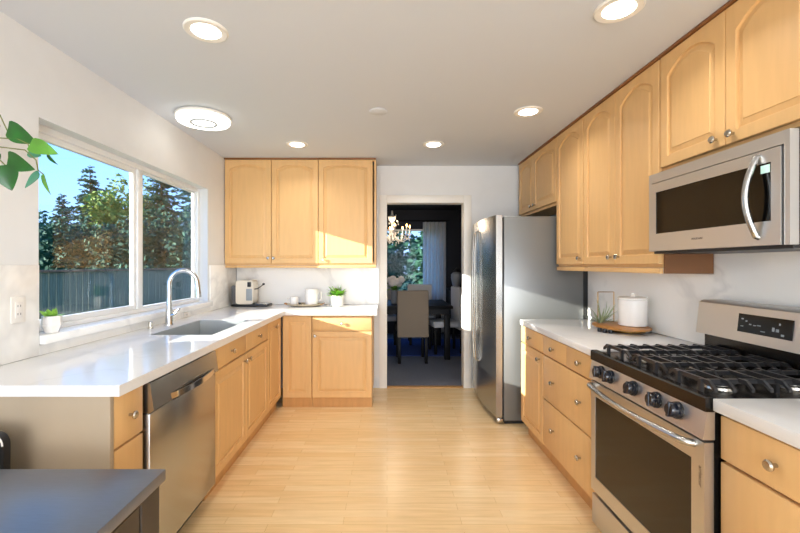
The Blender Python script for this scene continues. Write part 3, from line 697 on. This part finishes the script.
# pothos hanging at the window corner
ph = thing('hanging_pothos', 'trailing green pothos hanging in from the upper left corner', 'hanging plant', (-1.54, 1.5, 1.80))
build('pot', MB().lathe((-1.54, 1.5, 1.76), [(.045, 0), (.06, .01), (.078, .12), (.08, .125), (.072, .125), (.065, .11), (0, .11)], 28), 'white_ceramic', ph)
build('hanger_cord', MB().tube([(-1.54, 1.5, 2.4385), (-1.54, 1.5, 2.15)], .003, 6).tube([(-1.54, 1.5, 2.15), (-1.464, 1.5, 1.88)], .002, 6).tube([(-1.54, 1.5, 2.15), (-1.616, 1.5, 1.88)], .002, 6), 'stem', ph)
def P3(px, py, y): return Vector(((px-387)*y/F, y, 1.35+(265-py)*y/F))
def heart(base, tip, wpx, roll, curl=.12, y0=1.5, dy=0.0):
    base3 = P3(base[0], base[1], y0); tip3 = P3(tip[0], tip[1], y0+dy)
    d = (tip3-base3); L = d.length; d.normalize()
    nrm = Vector((0, -1, 0)); side = d.cross(nrm).normalized(); nrm = side.cross(d).normalized()
    rot = Matrix.Rotation(R(roll), 3, d); side = rot @ side; nrm = rot @ nrm
    Wd = wpx*y0/F; b = MB(); prev = None; n = 12
    for k in range(n+1):
        u = k/n
        wv = Wd*.5*(1.15*math.sin(PI*u**.62)**.75*(1-.25*u)) if 0 < k < n else .0005
        off = -.06*L if 0 < k < 3 else 0
        c = base3+d*L*u - nrm*curl*L*(u*u)
        row = []
        for s_ in (-1, -.5, 0, .5, 1):
            row.append(b.bm.verts.new(c + side*wv*s_ + d*(off*abs(s_)) + nrm*(.22*wv*abs(s_))*(1 if abs(s_) < .8 else .8)))
        if prev:
            for i in range(4): b.bm.faces.new((prev[i], prev[i+1], row[i+1], row[i]))
        prev = row
    return b
lv = [((8, 128), (34, 143), 19, 15, 'leaf_dark', 1.49), ((30, 144), (56, 153), 15, -10, 'leaf_light', 1.48), ((8, 158), (32, 170), 18, 20, 'leaf_dark', 1.47),
      ((4, 165), (10, 190), 22, -15, 'leaf_dark', 1.49), ((40, 174), (22, 187), 13, 25, 'leaf_teal', 1.50), ((43, 174), (48, 195), 9, 30, 'leaf_light', 1.48),
      ((47, 154), (56, 165), 6, 35, 'leaf_dark', 1.50), ((29, 150), (40, 156), 12, 10, 'leaf_teal', 1.52), ((-4, 150), (-18, 172), 20, 0, 'leaf_dark', 1.52)]
for (a, c_, wpx, roll, mt, yy) in lv:
    build('leaf', heart(a, c_, wpx, roll, y0=yy), mt, ph, recalc=False)
pot_top = Vector((-1.50, 1.5, 1.875))
for chain in (((0, 115), (6, 128), (8, 132)), ((0, 138), (18, 139), (28, 144), (30, 150)), ((0, 147), (25, 150), (36, 160), (38, 170), (43, 174)), ((0, 160), (5, 165))):
    pts = [pot_top, P3(chain[0][0]-8, chain[0][1]-6, 1.5)] + [P3(a, c_, 1.495) for a, c_ in chain]
    build('vine', MB().tube(pts, .0022, 6), 'stem', ph)

# ------------------------------------------------------------------ dining room through the doorway
DY0, DY1, DXL, DXR = 4.571, 8.0, -2.0, 2.35
struct('floor_dining', MB().box(DXL, DXR, YB+.061, DY1+.1, -.06, -.002), 'carpet')
struct('ceiling_dining', MB().box(DXL, DXR, YB+.125, DY1+.14, H, H+.08), 'navy')
WX0, WX1, WB, WT_ = -1.3, 1.06, .8, 2.06
struct('wall_dining_far', MB().box(DXL, WX0, DY1, DY1+.14, 0, H).box(WX1, DXR, DY1, DY1+.14, 0, H).box(WX0, WX1, DY1, DY1+.14, 0, WB).box(WX0, WX1, DY1, DY1+.14, WT_, H), 'navy')
struct('wall_dining_right', MB().box(DXR, DXR+.1, DY0, DY1+.14, 0, H), 'navy')
struct('wall_dining_left', MB().box(DXL-.1, DXL, DY0, DY1+.14, 0, H), 'navy')
f = struct('window_3', MB().box(WX0, WX0+.04, 8.03, 8.09, WB, WT_).box(WX1-.04, WX1, 8.03, 8.09, WB, WT_).box(WX0+.04, WX1-.04, 8.03, 8.09, WB, WB+.04).box(WX0+.04, WX1-.04, 8.03, 8.09, WT_-.035, WT_).box(-.28, -.23, 8.035, 8.085, WB+.04, WT_-.035), 'vinyl')
struct('window_pane', MB().box(WX0+.04, WX1-.04, 8.058, 8.062, WB+.04, WT_-.035), 'clear_glass', f)
patch = tag(build('blue_floor_patch', MB().box(-1.5, 1.35, 6.0, 7.36, -.0015, .008, .003), 'deep_blue_floor'), 'deep blue floor patch under the dining table', 'patch')  # thin deep-blue sheet laid on the dining floor
# curtain
cu = thing('curtain', 'long pale grey curtain beside the dining room window', 'curtain', (.93, 7.9, 0))
b = MB(); n = 60; cx0, cx1 = .70, 1.15
def cw(x): return 7.90+.028*math.sin((x-cx0)*2*PI/.075)
fa = [(cx0+(cx1-cx0)*k/n, cw(cx0+(cx1-cx0)*k/n)) for k in range(n+1)]
poly = fa+[(x, y+.006) for x, y in fa[::-1]]
build('drape', b.prism(poly, .03, 2.19), 'curtain', cu, sharp=60)
build('curtain_rod', MB().tube([(-1.5, 7.92, 2.215), (1.22, 7.92, 2.215)], .011, 8), 'black_wood', cu)
# dining table
dt = thing('dining_table', 'black dining table seen through the doorway', 'table', (.1, 6.3, 0))
build('tabletop', MB().box(-.85, .94, 5.75, 6.85, .725, .765, .004), 'black_wood', dt)
build('apron', MB().box(-.80, .89, 5.80, 6.80, .64, .724), 'black_wood', dt)
for x in (-.81, .86):
    for y in (5.80, 6.78): build('leg', MB().box(x-.04, x+.04, y-.04, y+.04, .0085 if y > 6 else 0, .639, .004), 'black_wood', dt)
def parsons(label, x, y, rz, fab='parsons_fabric', z=0):
    t = thing('dining_chair', label, 'dining chair', (x, y, z), rz)
    # local: seat faces +y, back at y = 0
    build('backrest', MB().box(-.215, .215, -.0, .075, .36, 1.0, .014), fab, t, local=True)
    build('seat', MB().box(-.21, .21, .077, .46, .40, .49, .014), fab, t, local=True)
    for sx_ in (-.185, .185):
        build('leg', MB().box(sx_-.02, sx_+.02, .01, .05, 0, .359 , .003), 'black_wood', t, local=True)
        build('leg', MB().box(sx_-.02, sx_+.02, .41, .45, 0, .399, .003), 'black_wood', t, local=True)
    return t
p1 = parsons('beige upholstered dining chair with its back to the doorway', .355, 5.52, R(2))
parsons('pale dining chair at the right end of the black table', 1.13, 6.32, R(98), 'white_fabric', .0085)
parsons('pale dining chair on the far side of the table, under the curtain', .58, 7.22, R(180), 'white_fabric', .0085)
parsons('pale dining chair on the far side of the table, behind the flowers', -.05, 7.22, R(180), 'white_fabric', .0085)
# flowers
fv = thing('flower_vase', 'glass vase of white flowers on the black dining table', 'vase', (.11, 6.15, .766))
build('vase', MB().lathe((.11, 6.15, .7665), [(.045, 0), (.05, .01), (.055, .17), (.06, .21), (.056, .21), (.05, .02), (0, .015)], 24), 'grey_ceramic', fv)
b = MB(); rnd = random.Random(11)
for k in range(60):
    a = rnd.uniform(0, 2*PI); el = rnd.uniform(.1, 1.2); leaf(b, (.11, 6.15, .98), (math.cos(a)*math.cos(el), math.sin(a)*math.cos(el), math.sin(el)), (0, 0, 1), rnd.uniform(.1, .18), .05, .3)
build('foliage', b, 'leaf_bright', fv, recalc=False)
for k in range(8):
    a = k*2.4; r = .04+.012*k
    c = Vector((.13+r*math.cos(a), 6.13+.8*r*math.sin(a), 1.07+.035*math.sin(k*1.7)+.03))
    bb = MB(); bmesh.ops.create_icosphere(bb.bm, subdivisions=3, radius=.055)
    for v in bb.bm.verts: v.co *= 1+.10*math.sin(v.co.x*160+k)*math.cos(v.co.z*150)
    bb.xform(Matrix.Translation(c)); build('blossom', bb, 'petal_white', fv)
# sideboard and urn
sb_ = thing('sideboard', 'dark sideboard against the far wall of the dining room', 'sideboard', (1.75, 7.6, 0))
build('carcass', MB().box(1.17, 2.25, 7.45, 7.98, .08, .88), 'black_wood', sb_)
build('top', MB().box(1.15, 2.27, 7.43, 7.985, .881, .905, .003), 'black_wood', sb_)
for x in (1.22, 2.2):
    for y in (7.5, 7.93): build('leg', MB().box(x-.02, x+.02, y-.02, y+.02, -.002, .079), 'black_wood', sb_)
for k in range(2): build('door', MB().box(1.18+k*.54, 1.71+k*.54, 7.432, 7.449, .1, .86, .002), 'black_wood', sb_)
ur = thing('urn', 'tall pale urn with a dark lid on the dark sideboard', 'urn', (1.30, 7.6, .906))
build('urn_body', MB().lathe((1.30, 7.6, .9065), [(.05, 0), (.055, .01), (.07, .06), (.10, .2), (.095, .27), (.06, .31), (0, .312)], 28), 'grey_ceramic', ur)
build('urn_lid', MB().lathe((1.30, 7.6, 1.2195), [(.06, 0), (.062, .015), (.03, .05), (.014, .065), (.012, .08), (0, .083)], 24), 'steel_dark', ur)
# chandelier
cd = thing('chandelier', 'crystal chandelier with candle bulbs over the dining table', 'chandelier', (.08, 6.35, 2.44))
CX, CY = .08, 6.35
build('canopy', MB().lathe((CX, CY, 2.4395), [(.06, 0), (.055, -.02), (.01, -.03)], 20), 'nickel', cd)
build('stem', MB().tube([(CX, CY, 2.41), (CX, CY, 2.2)], .005, 8), 'nickel', cd)
build('column', MB().lathe((CX, CY, 1.72), [(.0, 0), (.022, .02), (.03, .05), (.012, .09), (.035, .14), (.04, .18), (.012, .22), (.02, .30), (.05, .34), (.06, .38), (.02, .42), (.012, .48), (0, .49)], 18), 'crystal', cd)
for k in range(8):
    a = 2*PI*k/8+.12; ca, sa_ = math.cos(a), math.sin(a)
    pr = [(.02, 1.86), (.08, 1.76), (.17, 1.72), (.25, 1.76), (.28, 1.83)]
    ar = build('arm', MB().tube([(CX+r*ca, CY+r*sa_, z) for r, z in pr], .007, 8), 'crystal', cd)
    build('candle', MB().lathe((CX+.28*ca, CY+.28*sa_, 1.83), [(.035, 0), (.03, .006), (.011, .010), (.011, .10), (0, .101)], 12), 'petal_white', ar)
    build('bulb', MB().lathe((CX+.28*ca, CY+.28*sa_, 1.932), [(0, 0), (.010, .008), (.011, .022), (.005, .04), (0, .05)], 10), 'flame', ar)
b = MB(); rnd = random.Random(5)
for k in range(90):
    r = rnd.choice((.06, .10, .15, .2, .28)); a = rnd.uniform(0, 2*PI); z = 1.68+rnd.uniform(0, .1) if r > .12 else rnd.uniform(1.64, 2.12)
    b.lathe((CX+r*math.cos(a), CY+r*math.sin(a), z), [(0, 0), (.009, .012), (.006, .028), (0, .034)], 5)
o = build('crystal_drops', b, 'crystal', cd, smooth=False); o['kind'] = 'stuff'
d = bpy.data.lights.new('chandelier_glow', 'POINT'); d.energy = 14; d.color = (1, .80, .58); d.shadow_soft_size = .12
lo = bpy.data.objects.new('chandelier_glow', d); sc.collection.objects.link(lo); lo.location = (CX, CY, 2.0)

# ------------------------------------------------------------------ outdoors
GZ = -.25
g = struct('ground', MB().box(-60, -1.81, -20, 70, GZ-.1, GZ).box(-1.8, 30, 8.16, 70, GZ-.1, GZ), 'grass')
fn = thing('fence', 'weathered vertical board fence outside the sink window', 'fence', (-5.5, 8, GZ))
y = 5.0; rnd = random.Random(2)
bm0 = None
while y < 18.4:
    if bm0 is None: bm0 = build('board', MB().box(0, .02, 0, .138, 0, 1.47), 'fence_wood', fn, local=True, smooth=False); o = bm0
    else: o = bm0.copy(); sc.collection.objects.link(o)
    o.location = (-.02+rnd.uniform(-.004, .004), y-8, rnd.uniform(-.006, .004)); y += .145
build('top_rail', MB().box(-5.56, -5.46, 5, 18.5, 1.228, 1.268, .004), 'fence_rail', fn)
build('rail', MB().box(-5.56, -5.528, 5, 18.5, .2, .29), 'fence_rail', fn)

def leafcloud(mb, cx, cy, cz, rx, rz_, n, size, rnd):
    for _ in range(n):
        while True:
            p = Vector((rnd.uniform(-1, 1), rnd.uniform(-1, 1), rnd.uniform(-1, 1)))
            if .35 < p.length < 1: break
        c = Vector((cx+p.x*rx, cy+p.y*rx, cz+p.z*rz_))
        d1 = Vector((rnd.gauss(0, 1), rnd.gauss(0, 1), rnd.gauss(0, .6))).normalized(); d2 = d1.cross(Vector((rnd.gauss(0, 1), rnd.gauss(0, 1), rnd.gauss(0, 1)))).normalized()
        s = size*rnd.uniform(.5, 1.2)
        mb.quad(c-d1*s, c-d2*s*.5, c+d1*s, c+d2*s*.5)
def conifer(label, x, y, h, rb, seed, n=1):
    rnd = random.Random(seed)
    t = thing('conifer_tree', label, 'tree', (x, y, GZ), 0, 'trees beyond the fence')
    build('trunk', MB().tube([(x, y, GZ), (x+.05, y, GZ+h*.5), (x, y, GZ+h)], [h*.022, h*.014, .01], 8), 'bark', t)
    b = MB(); z = GZ+h*.12; 
    while z < GZ+h*.99:
        u = (z-GZ)/h; rad = rb*(1-u)**.75*rnd.uniform(.8, 1.1)+.08
        nb = 6 if rad > .5 else 4
        a0 = rnd.uniform(0, 6.28)
        for q in range(nb):
            a = a0+q*2*PI/nb+rnd.uniform(-.4, .4); L = rad*rnd.uniform(.55, 1.2); dr_ = rnd.uniform(-.5, .5); zq = z+rnd.uniform(-.03, .03)*h
            m_ = max(4, int(L*22))
            for j in range(m_):
                v = (j+.5)/m_; r = L*v
                c = Vector((x+math.cos(a)*r, y+math.sin(a)*r, zq+.25*L*v*(1-v)-dr_*L*v*v*.6))
                wd = .42*L*(1-v)*.6+.12
                for s_ in (-1, 1):
                    dd = Vector((math.cos(a+s_*rnd.uniform(.4, 1.3)), math.sin(a+s_*rnd.uniform(.4, 1.3)), rnd.uniform(-.7, .5)))
                    e1 = c+dd*wd*rnd.uniform(.6, 1.2); pr_ = Vector((0, 0, 1)).cross(dd).normalized()*.05+Vector((0, 0, rnd.uniform(-.06, .06)))
                    b.quad(c, (c+e1)/2+pr_, e1, (c+e1)/2-pr_)
        z += h*.022+.05
    build('foliage', b, 'conifer', t, recalc=False, smooth=False)
def broad(name, label, x, y, h, r, mat, seed, n=3500, size=.14, group='trees beyond the fence', cat='tree'):
    rnd = random.Random(seed)
    t = thing(name, label, cat, (x, y, GZ), 0, group)
    build('trunk', MB().tube([(x, y, GZ), (x, y, GZ+h*.6)], [h*.03, h*.015], 8), 'bark', t)
    b = MB(); k = 9
    for q in range(k):
        a = rnd.uniform(0, 6.28); rr2 = r*.5*rnd.uniform(.3, 1)
        zz = GZ+h*(.28+.5*q/k); rq = r*rnd.uniform(.42, .6)
        leafcloud(b, x+rr2*math.cos(a), y+rr2*math.sin(a), zz, rq, min(rq, GZ+h-zz), n//k, size, rnd)
    leafcloud(b, x, y, GZ+h*.72, r*.5, h*.28, n//6, size, rnd)
    build('foliage', b, mat, t, recalc=False, smooth=False)
def ray(px, Y): return (px-387)/F*Y
conifer('tall dark conifer at the centre of the left window pane', ray(90, 23.5), 23.5, 7.4, 2.3, 1)
conifer('slim dark conifer standing left of the tall one', ray(62, 27), 27, 6.3, 1.9, 2)
conifer('dark conifer filling the upper part of the right window pane', ray(161, 22.5), 22.5, 8.2, 2.3, 3)
conifer('dark conifer partly hidden by the far window frame', ray(193, 27.5), 27.5, 10.5, 2.4, 4)
broad('leafy_tree', 'yellow-green leafy tree left of the window mullion', ray(119, 19.6), 19.6, 6.0, 1.6, 'broadleaf', 5)
broad('leafy_tree', 'yellow-green leafy tree seen behind the mullion, further back', ray(141, 29), 29, 8.0, 2.0, 'broadleaf', 6)
sh = [(22, 14.5, 3.5), (44, 17.5, 4.0), (64, 14, 3.3), (86, 17.2, 3.7), (104, 14, 3.1), (126, 17, 3.7), (146, 14, 3.3), (167, 17, 3.9), (190, 14.2, 3.6), (212, 17, 4.0)]
names = ['leftmost, mostly hidden by the window jamb', 'at the left edge of the left pane', 'low between the slim conifer and the fence', 'under the tall conifer', 'under the leafy tree, towards the fence', 'left of the mullion', 'just right of the mullion', 'in the middle of the right pane', 'at the right side of the right pane', 'behind the far window frame']
for (px, Y, h), nm in zip(sh, names):
    broad('shrub', 'dark green shrub behind the fence, ' + nm, ray(px, Y), Y, h, 1.15, 'shrub_leaf', int(px)+50, n=3600, size=.10, group='shrubs behind the fence', cat='shrub')
for (x, Y, h, s_, nm) in ((-1.9, 12.5, 2.7, 1, 'leftmost'), (.0, 14.3, 2.9, 2, 'middle'), (1.75, 12.3, 3.0, 3, 'rightmost')):
    broad('garden_tree', 'dark garden tree outside the dining window, %s of three' % nm, x, Y, h+.3, 1.5, 'shrub_leaf', 70+s_, n=3000, size=.11, group='trees outside the dining window')
